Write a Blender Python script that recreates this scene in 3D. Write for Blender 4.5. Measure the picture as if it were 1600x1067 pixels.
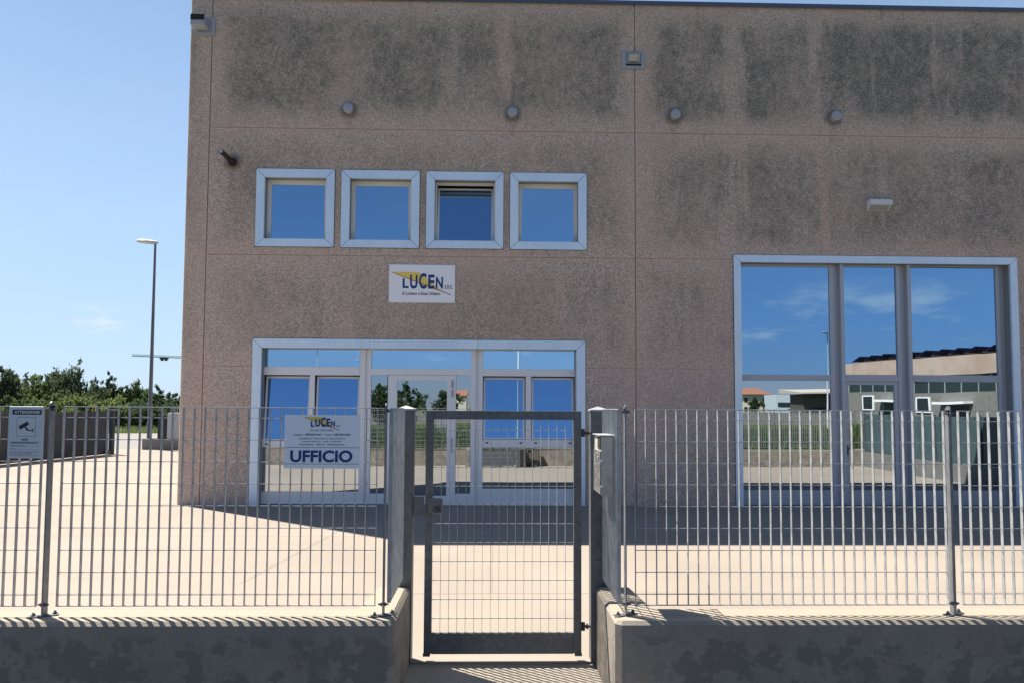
import bpy, bmesh, math, random
from mathutils import Vector, Matrix
for o in list(bpy.data.objects): bpy.data.objects.remove(o, do_unlink=True)
S = bpy.context.scene
COL = S.collection
R = math.radians
random.seed(7)

# ------------------------------------------------------------------ camera, sky, sun, exposure
EYE = 1.77
YAW, PITCH, ROLL = R(1.4476), R(3.2918), R(.2826)
cam = bpy.data.cameras.new('camera'); camo = bpy.data.objects.new('camera', cam); COL.objects.link(camo)
fw = Vector((math.sin(YAW)*math.cos(PITCH), math.cos(YAW)*math.cos(PITCH), math.sin(PITCH)))
rt = Vector((math.cos(YAW), -math.sin(YAW), 0)); up = rt.cross(fw)
r2 = rt*math.cos(ROLL) + up*math.sin(ROLL); u2 = -rt*math.sin(ROLL) + up*math.cos(ROLL)
M = Matrix(((r2.x, u2.x, -fw.x, 0), (r2.y, u2.y, -fw.y, 0), (r2.z, u2.z, -fw.z, EYE), (0, 0, 0, 1)))
camo.matrix_world = M
cam.sensor_width = 36; cam.lens = 27; cam.shift_y = 34.5/1600; cam.clip_start = .05; cam.clip_end = 3000
S.camera = camo
S.render.resolution_x = 1024; S.render.resolution_y = 682

SUN = Vector((-4.7, 4.0, 9.42)).normalized()
sl = bpy.data.lights.new('sun', 'SUN'); sl.energy = 5.0; sl.angle = R(.5); sl.color = (1, .93, .82)
so = bpy.data.objects.new('sun', sl); COL.objects.link(so)
so.rotation_euler = SUN.to_track_quat('Z', 'Y').to_euler(); so.location = (-20, 20, 40)
W = bpy.data.worlds.new('World'); S.world = W; W.use_nodes = True
wn = W.node_tree; wn.nodes.clear()
S.view_settings.view_transform = 'Standard'; S.view_settings.look = 'None'
S.view_settings.exposure = 1.25; S.view_settings.gamma = 1

# ------------------------------------------------------------------ node helpers
class X:
    """small wrapper so that node maths can be written as expressions"""
    def __init__(s, nt, sock): s.nt, s.s = nt, sock
    def m(s, op, *a, clamp=False):
        n = s.nt.nodes.new('ShaderNodeMath'); n.operation = op; n.use_clamp = clamp
        for i, v in enumerate((s,)+a):
            if isinstance(v, X): s.nt.links.new(v.s, n.inputs[i])
            else: n.inputs[i].default_value = v
        return X(s.nt, n.outputs[0])
    def __add__(s, o): return s.m('ADD', o)
    def __sub__(s, o): return s.m('SUBTRACT', o)
    def __mul__(s, o): return s.m('MULTIPLY', o)
    def __truediv__(s, o): return s.m('DIVIDE', o)
    def inv(s): return (s*-1.0)+1.0
    def step(s, a, b, lo=0., hi=1.):
        n = s.nt.nodes.new('ShaderNodeMapRange'); n.interpolation_type = 'SMOOTHSTEP'
        s.nt.links.new(s.s, n.inputs[0]); n.inputs[1].default_value = a; n.inputs[2].default_value = b
        n.inputs[3].default_value = lo; n.inputs[4].default_value = hi
        return X(s.nt, n.outputs[0])
def mixc(nt, f, a, b, mode='MIX'):
    n = nt.nodes.new('ShaderNodeMix'); n.data_type = 'RGBA'; n.blend_type = mode
    for sock, v in ((n.inputs[0], f), (n.inputs[6], a), (n.inputs[7], b)):
        if isinstance(v, X): nt.links.new(v.s, sock)
        elif isinstance(v, (int, float)): sock.default_value = v
        else: sock.default_value = (*v, 1)
    return X(nt, n.outputs[2])
def coords(nt, scale=(1, 1, 1), loc=(0, 0, 0), kind='Object'):
    t = nt.nodes.new('ShaderNodeTexCoord'); mp = nt.nodes.new('ShaderNodeMapping')
    mp.inputs['Scale'].default_value = scale; mp.inputs['Location'].default_value = loc
    nt.links.new(t.outputs[kind], mp.inputs[0]); return X(nt, mp.outputs[0])
def noise(nt, vec, scale, detail=3., rough=.5, out=0):
    n = nt.nodes.new('ShaderNodeTexNoise'); nt.links.new(vec.s, n.inputs['Vector'])
    n.inputs['Scale'].default_value = scale; n.inputs['Detail'].default_value = detail; n.inputs['Roughness'].default_value = rough
    return X(nt, n.outputs[out])
def voro(nt, vec, scale, out='Distance', feature='F1'):
    n = nt.nodes.new('ShaderNodeTexVoronoi'); n.feature = feature; nt.links.new(vec.s, n.inputs['Vector'])
    n.inputs['Scale'].default_value = scale; return X(nt, n.outputs[out])
def sep(nt, vec):
    n = nt.nodes.new('ShaderNodeSeparateXYZ'); nt.links.new(vec.s, n.inputs[0]); return [X(nt, o) for o in n.outputs]
def bump(nt, h, strength=.3, dist=.01):
    n = nt.nodes.new('ShaderNodeBump'); n.inputs['Strength'].default_value = strength; n.inputs['Distance'].default_value = dist
    nt.links.new(h.s, n.inputs['Height']); return X(nt, n.outputs[0])
def mat(name, col=(.5, .5, .5), rough=.6, metal=0., fn=None, spec=.5):
    m = bpy.data.materials.new(name); m.use_nodes = True; nt = m.node_tree
    b = nt.nodes['Principled BSDF']; b.inputs['Base Color'].default_value = (*col, 1)
    b.inputs['Roughness'].default_value = rough; b.inputs['Metallic'].default_value = metal
    b.inputs['Specular IOR Level'].default_value = spec
    if fn: fn(nt, b)
    return m
def setc(nt, b, c): nt.links.new(c.s, b.inputs['Base Color'])
def setn(nt, b, n): nt.links.new(n.s, b.inputs['Normal'])
def setr(nt, b, r): nt.links.new(r.s, b.inputs['Roughness'])

# sky with a few low clouds
sky = wn.nodes.new('ShaderNodeTexSky'); sky.sky_type = 'NISHITA'; sky.sun_disc = False
sky.sun_elevation = math.asin(SUN.z); sky.sun_rotation = math.atan2(SUN.x, SUN.y); sky.altitude = 50
sky.air_density = 1.0; sky.dust_density = .15; sky.ozone_density = 2.2
skyc = X(wn, sky.outputs[0])
g = coords(wn, kind='Generated'); gx, gy, gz = sep(wn, g)
cl = coords(wn, (1, 1, 3.4), kind='Generated')
cn = noise(wn, cl, 7.5, 8, .6).step(.54, .72)
band = gz.step(.055, .075)*gz.step(.10, .17, 1, 0)
cloud = cn*band*.9
veil = noise(wn, coords(wn, (1, 1, 5), (3, 1, 0), kind='Generated'), 2.2, 4, .5).step(.4, .8)*gz.step(.0, .6, .16, .0)
back = gy.step(-.5, .35, 1, 0)*gz.step(.02, .6, 1, 0)                        # deep clear sky away from the sun
skyc = mixc(wn, back, skyc, mixc(wn, 1.0, skyc, mixc(wn, gz.step(.0, .22), (.40, .50, .80), (.56, .69, .90)), 'MULTIPLY'))
skyc = mixc(wn, gz.step(.0, .55, .80, .20)*gy.step(-.6, .3), skyc, (3.85, 5.4, 7.5))
col = mixc(wn, cloud.m('ADD', veil, clamp=True), skyc, (6.6, 6.9, 7.1))
bg = wn.nodes.new('ShaderNodeBackground'); bg.inputs[1].default_value = .057
wn.links.new(col.s, bg.inputs[0]); wo = wn.nodes.new('ShaderNodeOutputWorld'); wn.links.new(bg.outputs[0], wo.inputs[0])

# ------------------------------------------------------------------ geometry helpers
class MB:
    def __init__(s): s.bm = bmesh.new()
    def box(s, x0, x1, y0, y1, z0, z1, m=None):
        v = [s.bm.verts.new(p) for p in ((x0,y0,z0),(x1,y0,z0),(x1,y1,z0),(x0,y1,z0),(x0,y0,z1),(x1,y0,z1),(x1,y1,z1),(x0,y1,z1))]
        for f in ((0,3,2,1),(4,5,6,7),(0,1,5,4),(1,2,6,5),(2,3,7,6),(3,0,4,7)): s.bm.faces.new([v[i] for i in f])
        if m is not None:
            for q in v: q.co = m @ q.co
        return s
    def rbox(s, x0, x1, y0, y1, z0, z1, r=.004, m=None):
        t = bmesh.new(); mb = MB.__new__(MB); mb.bm = t; mb.box(x0, x1, y0, y1, z0, z1)
        bmesh.ops.bevel(t, geom=list(t.edges), offset=r, segments=2, affect='EDGES', profile=.5)
        s.merge(t, m); return s
    def merge(s, t, m=None):
        if m is not None: bmesh.ops.transform(t, matrix=m, verts=t.verts)
        me = bpy.data.meshes.new('tmp'); t.to_mesh(me); t.free(); s.bm.from_mesh(me); bpy.data.meshes.remove(me)
    def poly(s, pts):
        s.bm.faces.new([s.bm.verts.new(p) for p in pts]); return s
    def prism(s, pts, z0, z1, m=None):
        a = [s.bm.verts.new((x, y, z0)) for x, y in pts]; b = [s.bm.verts.new((x, y, z1)) for x, y in pts]; n = len(pts)
        s.bm.faces.new(a[::-1]); s.bm.faces.new(b)
        for i in range(n): s.bm.faces.new((a[i], a[(i+1) % n], b[(i+1) % n], b[i]))
        if m is not None:
            for q in a+b: q.co = m @ q.co
        return s
    def tube(s, pts, rs, n=8, cap=True):
        if not isinstance(rs, (list, tuple)): rs = [rs]*len(pts)
        pts = [Vector(p) for p in pts]; rings = []
        for i, p in enumerate(pts):
            d = (pts[min(i+1, len(pts)-1)] - pts[max(i-1, 0)]).normalized()
            a = d.cross(Vector((0, 0, 1)) if abs(d.z) < .9 else Vector((1, 0, 0))).normalized(); b = d.cross(a)
            rings.append([s.bm.verts.new(p + (a*math.cos(t) + b*math.sin(t))*rs[i]) for t in [2*math.pi*k/n for k in range(n)]])
        for r0, r1 in zip(rings, rings[1:]):
            for k in range(n): s.bm.faces.new((r0[k], r0[(k+1) % n], r1[(k+1) % n], r1[k]))
        if cap: s.bm.faces.new(rings[0][::-1]); s.bm.faces.new(rings[-1])
        return s
    def ball(s, c, r, sc=(1, 1, 1), seg=12):
        t = bmesh.new(); bmesh.ops.create_uvsphere(t, u_segments=seg, v_segments=seg//2+2, radius=r)
        s.merge(t, Matrix.Translation(c) @ Matrix.Diagonal((*sc, 1))); return s
    def ring(s, x0, x1, z0, z1, wl, wr, wt, wb, y0, y1):
        s.box(x0, x0+wl, y0, y1, z0, z1); s.box(x1-wr, x1, y0, y1, z0, z1)
        if wt: s.box(x0+wl, x1-wr, y0, y1, z1-wt, z1)
        if wb: s.box(x0+wl, x1-wr, y0, y1, z0, z0+wb)
        return s
    def build(s, name, m, parent=None, smooth=False, recalc=True, bevel=0):
        if recalc: bmesh.ops.recalc_face_normals(s.bm, faces=s.bm.faces)
        me = bpy.data.meshes.new(name); s.bm.to_mesh(me); s.bm.free()
        for mm in (m if isinstance(m, (list, tuple)) else [m]): me.materials.append(mm)
        if smooth:
            me.polygons.foreach_set('use_smooth', [True]*len(me.polygons)); me.set_sharp_from_angle(angle=R(40))
        o = bpy.data.objects.new(name, me); COL.objects.link(o)
        if parent: o.parent = parent; o.matrix_parent_inverse = parent.matrix_world.inverted() if False else Matrix.Translation(-parent.location)
        if bevel:
            b = o.modifiers.new('bevel', 'BEVEL'); b.width = bevel; b.segments = 2; b.limit_method = 'ANGLE'; b.angle_limit = R(50)
        return o
def tag(o, label=None, cat=None, group=None, kind=None):
    if label: o['label'] = label
    if cat: o['category'] = cat
    if group: o['group'] = group
    if kind: o['kind'] = kind
    return o
def empty(name, loc, label, cat, group=None):
    o = bpy.data.objects.new(name, None); o.location = loc; o.empty_display_size = .2; COL.objects.link(o)
    return tag(o, label, cat, group)
def copy_tree(o, parent=None):
    c = o.copy(); COL.objects.link(c)
    if parent: c.parent = parent
    for ch in list(o.children): copy_tree(ch, c)
    return c

# lettering: every line is fitted into its own box x0..x1, z0..z1 on a vertical plane facing -Y
FONT = None
def lettering(name, items, m, parent, y):
    bm = bmesh.new()
    for it in items:
        s, x0, x1, z0, z1 = it[:5]; bold = it[5] if len(it) > 5 else 0
        cu = bpy.data.curves.new('t', 'FONT'); cu.body = s; cu.size = 1; cu.offset = bold; cu.resolution_u = 6
        ob = bpy.data.objects.new('t', cu); COL.objects.link(ob)
        dg = bpy.context.evaluated_depsgraph_get(); me = bpy.data.meshes.new_from_object(ob.evaluated_get(dg))
        xs = [v.co.x for v in me.vertices]; ys = [v.co.y for v in me.vertices]
        a, b, c, d = min(xs), max(xs), min(ys), max(ys)
        for v in me.vertices:
            v.co = Vector((x0+(v.co.x-a)/(b-a)*(x1-x0), y, z0+(v.co.y-c)/(d-c)*(z1-z0)))
        bm.from_mesh(me); bpy.data.objects.remove(ob); bpy.data.curves.remove(cu); bpy.data.meshes.remove(me)
    me = bpy.data.meshes.new(name); bm.to_mesh(me); bm.free(); me.materials.append(m)
    o = bpy.data.objects.new(name, me); COL.objects.link(o); o.parent = parent; o.matrix_parent_inverse = Matrix.Translation(-parent.location)
    return o

# ------------------------------------------------------------------ materials
FY = 14.1            # facade plane
ZJ = (9.42, 6.93, 4.55, 2.51); XJ0, XP = -5.27, 7.915
def f_aggregate(nt, b):
    c = coords(nt); x, y, z = sep(nt, c)
    dx = (x - XJ0).m('PINGPONG', XP/2)
    dz = None
    for zz in ZJ:
        d = (z - zz).m('ABSOLUTE'); dz = d if dz is None else dz.m('MINIMUM', d)
    wob = noise(nt, c, 1.6, 5, .6)
    e = dx.m('MINIMUM', dz) + (wob-.5)*.55
    edge = e.step(.05, .62)
    big = noise(nt, coords(nt, (.8, .8, .6), (4.3, 0, 1.7)), .8, 5, .6).step(.34, .60)
    med = noise(nt, coords(nt, (1.0, 1.0, .62), (1, 0, 0)), 2.0, 6, .66).step(.36, .64)
    fine = noise(nt, coords(nt, (1, 1, .8)), 7, 4, .65).step(.3, .7)
    # how dirty each course of panels is
    rw = z.step(6.88, 6.98, .68, 1.05)
    rw2 = z.step(4.5, 4.6, .80, 1.0); rw3 = z.step(2.45, 2.55, .35, 1.0)
    right = x.step(1.5, 3.4, .75, 1.0)
    d = (big*.40 + med*.40 + .36)*edge*(fine*.5+.62)*rw*rw2*rw3*right
    vs = noise(nt, coords(nt, (1, 0, .12), (2.1, 0, 0)), 1.15, 6, .62)          # clean runs between the algae
    d = d*vs.step(.36, .47, .20, 1.10)
    d = d.m('MINIMUM', 1.0)
    # exposed pebbles
    pc = nt.nodes.new('ShaderNodeTexVoronoi'); nt.links.new(c.s, pc.inputs['Vector']); pc.inputs['Scale'].default_value = 52
    pebc = X(nt, pc.outputs['Color']); pr_, pg_, pb_ = sep(nt, pebc)
    pc2 = voro(nt, c, 85)
    n1 = noise(nt, c, 46, 4, .8)
    base = mixc(nt, pr_.step(.0, 1.0), (.46, .345, .285), (.80, .65, .55))
    base = mixc(nt, pg_.step(.80, .95)*.6, base, (.72, .64, .56))
    base = mixc(nt, n1.step(.38, .62), mixc(nt, .5, base, (.29, .22, .18)), base)
    tone = noise(nt, coords(nt, (1, 1, .6), (9, 2, 3)), .8, 3, .5)
    base = mixc(nt, tone.step(.35, .65)*.30, base, (.64, .45, .36))
    dirty = mixc(nt, pr_.step(.1, 1.0), (.155, .142, .115), (.45, .41, .345))
    dirty = mixc(nt, n1.step(.35, .65), (.165, .155, .13), dirty)
    colr = mixc(nt, d*.93, base, dirty)
    colr = mixc(nt, dx.m('MINIMUM', dz).step(.018, .05, 1, 0)*.35, colr, (.66, .50, .40))
    # ochre bloom in a few places
    och = noise(nt, coords(nt, (1, 1, .5), (7, 0, 4)), 1.7, 3, .5).step(.62, .76)*.28
    colr = mixc(nt, och, colr, (.48, .40, .27))
    sx = noise(nt, coords(nt, (1, 0, .05), (0, 0, 5)), 9, 3, .6).step(.60, .70)
    for (za, zb, zc) in ((3.75, 4.5, 4.72), (8.5, 9.2, 9.40), (6.3, 6.8, 6.93)):
        colr = mixc(nt, sx*z.step(za, zb)*z.step(zc, zc+.02, 1, 0)*(fine*.6+.2)*.55, colr, (.16, .13, .10))
    for vx, vz in ((-2.70, 7.28), (.34, 7.25), (3.39, 7.255), (6.43, 7.27), (-4.83, 6.27)):
        rx_ = (x-vx).m('ABSOLUTE'); dd = (((x-vx)*(x-vx)) + ((z-vz)*(z-vz))).m('SQRT')
        k = dd.step(.10, .22, 1, 0)*.75  # grime ring with the fitting's shadow painted into it
        k = k.m('MAXIMUM', rx_.step(.03, .10, 1, 0)*z.step(vz-.75, vz-.1)*z.step(vz-.02, vz, 1, 0)*fine*.45)
        colr = mixc(nt, k, colr, (.17, .15, .125))
    # rust run under the wall lamp
    rx = (x - 7.18).m('ABSOLUTE'); rs = rx.step(.0, .16, 1, 0)*z.step(4.7, 5.5)*z.step(5.50, 5.56, 1, 0)*wob.step(.3, .7)
    colr = mixc(nt, rs*.5, colr, (.14, .11, .06))
    setc(nt, b, colr)
    setn(nt, b, bump(nt, (pc2*-1.0) + n1*.6, .55, .012))
aggregate = mat('exposed_aggregate', rough=.92, fn=f_aggregate, spec=.25)
def f_ground(nt, b):
    c = coords(nt); x, y, z = sep(nt, c)
    a = noise(nt, c, .35, 5, .55); f = noise(nt, c, 26, 5, .7); m_ = noise(nt, coords(nt, (1, .35, 1), (3, 3, 0)), 1.6, 5, .6)
    cc = mixc(nt, a.step(.3, .7), (.272, .234, .197), (.312, .271, .230))
    cc = mixc(nt, m_.step(.55, .8)*.30, cc, (.30, .255, .21))
    cc = mixc(nt, f.step(.3, .7), mixc(nt, .13, cc, (.18, .15, .125)), cc)
    w = (noise(nt, c, .9, 2, .5)-.5)*.06
    j1 = ((y+w-7.46).m('ABSOLUTE')).step(.010, .022, 1, 0)
    j2 = ((y+w-10.73).m('ABSOLUTE')).step(.012, .03, 1, 0)*.6
    w2 = (noise(nt, c, 2.2, 4, .6)-.5)*.35
    cr = ((x + (y*-.10) + 3.3 - 0.0 + w2*.3) .m('ABSOLUTE')).step(.010, .03, 1, 0)*y.step(7.5, 8.2)*y.step(12.6, 13.5, 1, 0)*.7
    jx = ((x+w).m('PINGPONG', 4.1)).step(.012, .024, 1, 0)*.5*y.step(7.40, 7.46)
    k = j1.m('MAXIMUM', j2).m('MAXIMUM', cr).m('MAXIMUM', jx)
    cc = mixc(nt, k*.45, cc, (.11, .09, .075))
    st = noise(nt, coords(nt, (1, .5, 1), (11, 5, 0)), 2.6, 5, .7).step(.68, .76)*.30
    cc = mixc(nt, st, cc, (.17, .145, .125))
    cc = mixc(nt, y.step(18, 34)*.45, cc, (.25, .235, .215))
    tm = noise(nt, coords(nt, (.22, 1.6, 1), (2, 1, 0)), 1.9, 6, .65).step(.56, .74)*.22      # faint drag marks and dust along the fence
    cc = mixc(nt, tm*y.step(11, 13, 1, .4), cc, (.20, .165, .135))
    tx = ((x*.94 + y*.34 + w2*.5).m('PINGPONG', 2.6)).step(.07, .16, 1, 0)*noise(nt, c, .6, 3, .6).step(.5, .65)*y.step(10, 12)*.16
    cc = mixc(nt, tx, cc, (.17, .15, .13))
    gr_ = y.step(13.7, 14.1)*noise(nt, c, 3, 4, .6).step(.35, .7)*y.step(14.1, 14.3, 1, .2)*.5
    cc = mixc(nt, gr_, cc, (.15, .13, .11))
    setc(nt, b, cc); setn(nt, b, bump(nt, f, .12, .006))
yard_m = mat('yard_concrete', rough=.9, fn=f_ground, spec=.2)
def f_conc(c0, c1, blot=None, cap=False):
    def fn(nt, b):
        c = coords(nt); x, y, z = sep(nt, c)
        f = noise(nt, c, 40, 4, .7); a = noise(nt, c, 2.2, 5, .6)
        cc = mixc(nt, a.step(.3, .7), c0, c1)
        cc = mixc(nt, f.step(.35, .65)*.25, cc, tuple(v*.6 for v in c0))
        if blot:
            w = noise(nt, c, 5.0, 6, .5) + noise(nt, coords(nt, (1, 1, 1.3), (5, 1, 2)), 16, 4, .6)*.35
            k = w.step(.675, .715)*z.step(.40, .47, 1, 0)
            k2 = noise(nt, coords(nt, (1, 1, 1), (2, 8, 1)), 8, 6, .6).step(.55, .60)*z.step(.30, .42, 1, 0)*.6
            cc = mixc(nt, k.m('MAXIMUM', k2)*.8, cc, blot)
        if cap: cc = mixc(nt, z.step(.5215, .5235)*a.step(.2, .6, .75, 1.), cc, (.315, .272, .215))  # flat wall top lightened in the colour for the sun falling on it
        setc(nt, b, cc); setn(nt, b, bump(nt, f, .25, .004))
    return fn
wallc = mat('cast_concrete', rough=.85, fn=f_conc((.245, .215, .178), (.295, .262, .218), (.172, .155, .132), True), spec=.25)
wallc2 = mat('plain_concrete', rough=.9, fn=f_conc((.19, .19, .18), (.24, .235, .22)), spec=.2)
walk_m = mat('pavement_concrete', rough=.9, fn=f_conc((.30, .265, .22), (.345, .305, .255)), spec=.2)
asph = mat('asphalt', rough=.9, fn=f_conc((.04, .04, .041), (.06, .06, .06)), spec=.2)
def f_galv(nt, b):
    c = coords(nt); v = voro(nt, c, 38, 'Color'); a, bb, cc_ = sep(nt, v); n = noise(nt, coords(nt, (1, 1, .4)), 3, 4, .6)
    cc = mixc(nt, a, (.10, .11, .12), (.155, .165, .18)); cc = mixc(nt, n.step(.35, .7)*.5, cc, (.08, .087, .097))
    setc(nt, b, cc); setr(nt, b, a*.15+.42)
galv = mat('galvanised_steel', rough=.5, metal=.35, fn=f_galv)
def f_galv2(nt, b):
    c = coords(nt); n = noise(nt, c, 14, 4, .6)
    setc(nt, b, mixc(nt, n.step(.3, .7), (.32, .335, .35), (.45, .465, .48)))
galvp = mat('weathered_post_steel', rough=.45, metal=.3, fn=lambda nt, b: setc(nt, b, mixc(nt, noise(nt, coords(nt), 14, 4, .6).step(.3, .7), (.16, .17, .18), (.24, .25, .265))))
galvb = mat('galvanised_mesh', rough=.45, metal=.3, fn=f_galv2)
def f_case(nt, b):
    n = noise(nt, coords(nt, (1, 1, .5)), 1.6, 4, .6); n2 = noise(nt, coords(nt, (2, 2, .5)), 9, 3, .6)
    setc(nt, b, mixc(nt, (n*.6+n2*.4).step(.35, .65), (.66, .79, .93), (.76, .88, .98)))
casing_m = mat('casing_aluminium', rough=.38, metal=.25, fn=f_case)
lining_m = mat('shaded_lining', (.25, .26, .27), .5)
mull_m = mat('grey_mullions', (.44, .46, .50), .4, .2)
frame_m = mat('frame_aluminium', (.80, .80, .81), .4, .15)
cream_m = mat('cream_gasket', (.76, .75, .71), .5)
dark_m = mat('dark_void', (.012, .013, .016), .8)
seal_m = mat('dark_seal', (.05, .055, .06), .7)
flash_m = mat('roof_flashing', (.10, .12, .16), .45, .4)
darkpipe = mat('rusty_dark_steel', rough=.7, metal=.3, fn=lambda nt, b: setc(nt, b, mixc(nt, noise(nt, coords(nt), 30, 4, .6).step(.4, .7), (.035, .028, .026), (.10, .05, .035))))
grey_pl = mat('grey_plastic', (.36, .38, .42), .5)
lampgrey = mat('lamp_grey', (.42, .44, .45), .45, .2)
white_m = mat('sign_white', (.90, .90, .93), .35)
signgrey = mat('sign_aluminium', (.62, .63, .66), .4, .2)
blue_m = mat('sign_blue', (.010, .040, .19), .4)
navy_m = mat('sign_navy', (.02, .035, .11), .5)
black_m = mat('sign_black', (.015, .017, .025), .5)
yel_m = mat('sign_yellow', (.85, .66, .12), .45)
red_m = mat('sign_red', (.42, .09, .04), .5)
gate_paint = mat('dark_grey_paint', rough=.85, spec=.12, fn=lambda nt, b: setc(nt, b, mixc(nt, noise(nt, coords(nt), 1.3, 3, .5).step(.3, .7), (.038, .046, .060), (.054, .064, .080))))
beige_m = mat('mailbox_beige', rough=.5, fn=lambda nt, b: setc(nt, b, mixc(nt, noise(nt, coords(nt), 12, 4, .6).step(.4, .8), (.50, .49, .43), (.33, .31, .27))))
mbside = mat('mailbox_worn_face', rough=.4, metal=.5, fn=lambda nt, b: setc(nt, b, mixc(nt, noise(nt, coords(nt), 22, 4, .6).step(.45, .65), (.20, .19, .18), (.42, .41, .38))))
def glassmat(name, tint, fac, under=(.01, .015, .03), wav=.04):
    m = bpy.data.materials.new(name); m.use_nodes = True; nt = m.node_tree; nt.nodes.clear()
    g = nt.nodes.new('ShaderNodeBsdfGlossy'); g.inputs['Roughness'].default_value = .0; g.inputs['Color'].default_value = (*tint, 1)
    d = nt.nodes.new('ShaderNodeBsdfDiffuse'); d.inputs['Color'].default_value = (*under, 1)
    n = bump(nt, noise(nt, coords(nt), .9, 1, .4), wav, .02); nt.links.new(n.s, g.inputs['Normal'])
    mx = nt.nodes.new('ShaderNodeMixShader'); mx.inputs[0].default_value = fac
    nt.links.new(d.outputs[0], mx.inputs[1]); nt.links.new(g.outputs[0], mx.inputs[2])
    o = nt.nodes.new('ShaderNodeOutputMaterial'); nt.links.new(mx.outputs[0], o.inputs[0]); return m
glass_hi = glassmat('solar_glass', (.34, .52, .68), .86)
glass_lo = glassmat('mirror_glass', (.52, .575, .62), .9)
glass_bl = glassmat('blue_glass', (.25, .42, .64), .85, (.015, .035, .09))
glass_tr = glassmat('transom_glass', (.48, .68, .84), .9)

# ------------------------------------------------------------------ ground, yard, pavement, street
def f_grass(nt, b):
    c = coords(nt); a = noise(nt, c, .25, 5, .6); f = noise(nt, c, 6, 5, .7)
    cc = mixc(nt, a.step(.3, .7), (.055, .085, .025), (.11, .14, .045)); cc = mixc(nt, f.step(.3, .7), mixc(nt, .5, cc, (.03, .045, .015)), cc)
    setc(nt, b, cc); setn(nt, b, bump(nt, f, 1., .1))
grassm = mat('grass_ground', rough=.95, fn=f_grass, spec=.1)
mb = MB(); mb.poly([(-1500, -1500, -.35), (1500, -1500, -.35), (1500, 1500, -.35), (-1500, 1500, -.35)])
tag(mb.build('ground', grassm, recalc=False), kind='structure')
mb = MB()
mb.prism([(-34, 4.70), (-.60, 4.70), (-.60, 5.48), (.78, 5.48), (.78, 4.70), (40, 4.70), (40, 37), (-15.0, 37), (-15.0, 32.3), (-34, 32.3)], -.34, 0)
tag(mb.build('yard', yard_m), kind='structure')
mb = MB(); mb.prism([(-60, 4.35), (60, 4.35), (60, 5.479), (-60, 5.479)], -.345, -.018)
tag(mb.build('pavement', walk_m), kind='structure')
mb = MB(); mb.prism([(-60, 4.2), (60, 4.2), (60, 4.348), (-60, 4.348)], -.345, -.015)
tag(mb.build('kerb', wallc2), kind='structure')
mb = MB(); mb.box(-200, 200, -6.5, 4.198, -.345, -.14); tag(mb.build('road', asph), kind='structure')
mb = MB(); mb.prism([(-34, 32.302), (-15.002, 32.302), (-15.002, 37.002), (-8, 37.002), (-8, 52), (-80, 50), (-80, 38), (-34, 36)], -.345, -.012)
tag(mb.build('side_road', mat('pale_asphalt', rough=.9, fn=f_conc((.21, .20, .19), (.26, .25, .235)), spec=.2)), kind='structure')

# ------------------------------------------------------------------ building
B = empty('commercial_building', (0, FY, 0), 'two storey commercial building of pinkish brown exposed aggregate concrete panels with blue grey window surrounds', 'building')
HX0, HX1 = -5.60, 26.0
OPEN = [(-4.385, -2.945, 4.705, 6.155), (-2.820, -1.375, 4.700, 6.150), (-1.250, .182, 4.700, 6.143), (.305, 1.733, 4.698, 6.138),
        (-4.382, 1.708, 0.0, 3.01), (4.48, 9.862, 0.0, 4.635)]
def relief():
    gx = [XJ0 + XP*i for i in range(4)]; jw = .010; hz = [6.93, 4.55, 2.51]; hw = .008
    xs = {HX0, HX1}; zs = {0.0, 9.42}
    for v in gx: xs |= {v-jw, v+jw}
    for v in hz: zs |= {v-hw, v+hw}
    ins = .05
    ops = [(a+ins, b-ins, c+(ins if c > .1 else 0), d-ins) for a, b, c, d in OPEN]
    for a, b, c, d in ops: xs |= {a, b}; zs |= {c, d}
    xs = sorted(xs); zs = sorted(zs)
    def depth(x, z):
        for a, b, c, d in ops:
            if a < x < b and c < z < d: return None
        if any(abs(x-v) < jw for v in gx): return .03
        if x > gx[0] and any(abs(z-v) < hw for v in hz): return .014
        return 0.
    D = [[depth((xs[i]+xs[i+1])/2, (zs[j]+zs[j+1])/2) for j in range(len(zs)-1)] for i in range(len(xs)-1)]
    mb = MB(); T = .4
    def q(*p): mb.poly(p)
    for i in range(len(xs)-1):
        for j in range(len(zs)-1):
            d = D[i][j]; x0, x1, z0, z1 = xs[i], xs[i+1], zs[j], zs[j+1]
            if d is not None: q((x0, FY+d, z0), (x1, FY+d, z0), (x1, FY+d, z1), (x0, FY+d, z1))
            dd = T if d is None else d
            if i+1 < len(xs)-1:
                e = D[i+1][j]; e = T if e is None else e
                if e != dd: q((x1, FY+dd, z0), (x1, FY+e, z0), (x1, FY+e, z1), (x1, FY+dd, z1))
            if j+1 < len(zs)-1:
                e = D[i][j+1]; e = T if e is None else e
                if e != dd: q((x0, FY+dd, z1), (x1, FY+dd, z1), (x1, FY+e, z1), (x0, FY+e, z1))
    # rounded corner and the long side wall, back and right walls
    prof = [(HX0, FY)] + [(HX0-.10*math.sin(t), FY+.10-.10*math.cos(t)) for t in [R(a) for a in (15, 30, 45, 60, 75, 90)]]
    prof += [(HX0-.10, FY+22), (HX1, FY+22), (HX1, FY)]
    for (xa, ya), (xb, yb) in zip(prof, prof[1:]): q((xa, ya, 0), (xb, yb, 0), (xb, yb, 9.42), (xa, ya, 9.42))
    bmesh.ops.remove_doubles(mb.bm, verts=mb.bm.verts, dist=.0004)
    return mb.build('wall', aggregate, B, recalc=False)
relief()
mb = MB(); mb.box(-5.66, 25.96, FY+.1, FY+21.9, 9.2, 9.40); mb.build('roof', wallc2, B)
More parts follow.
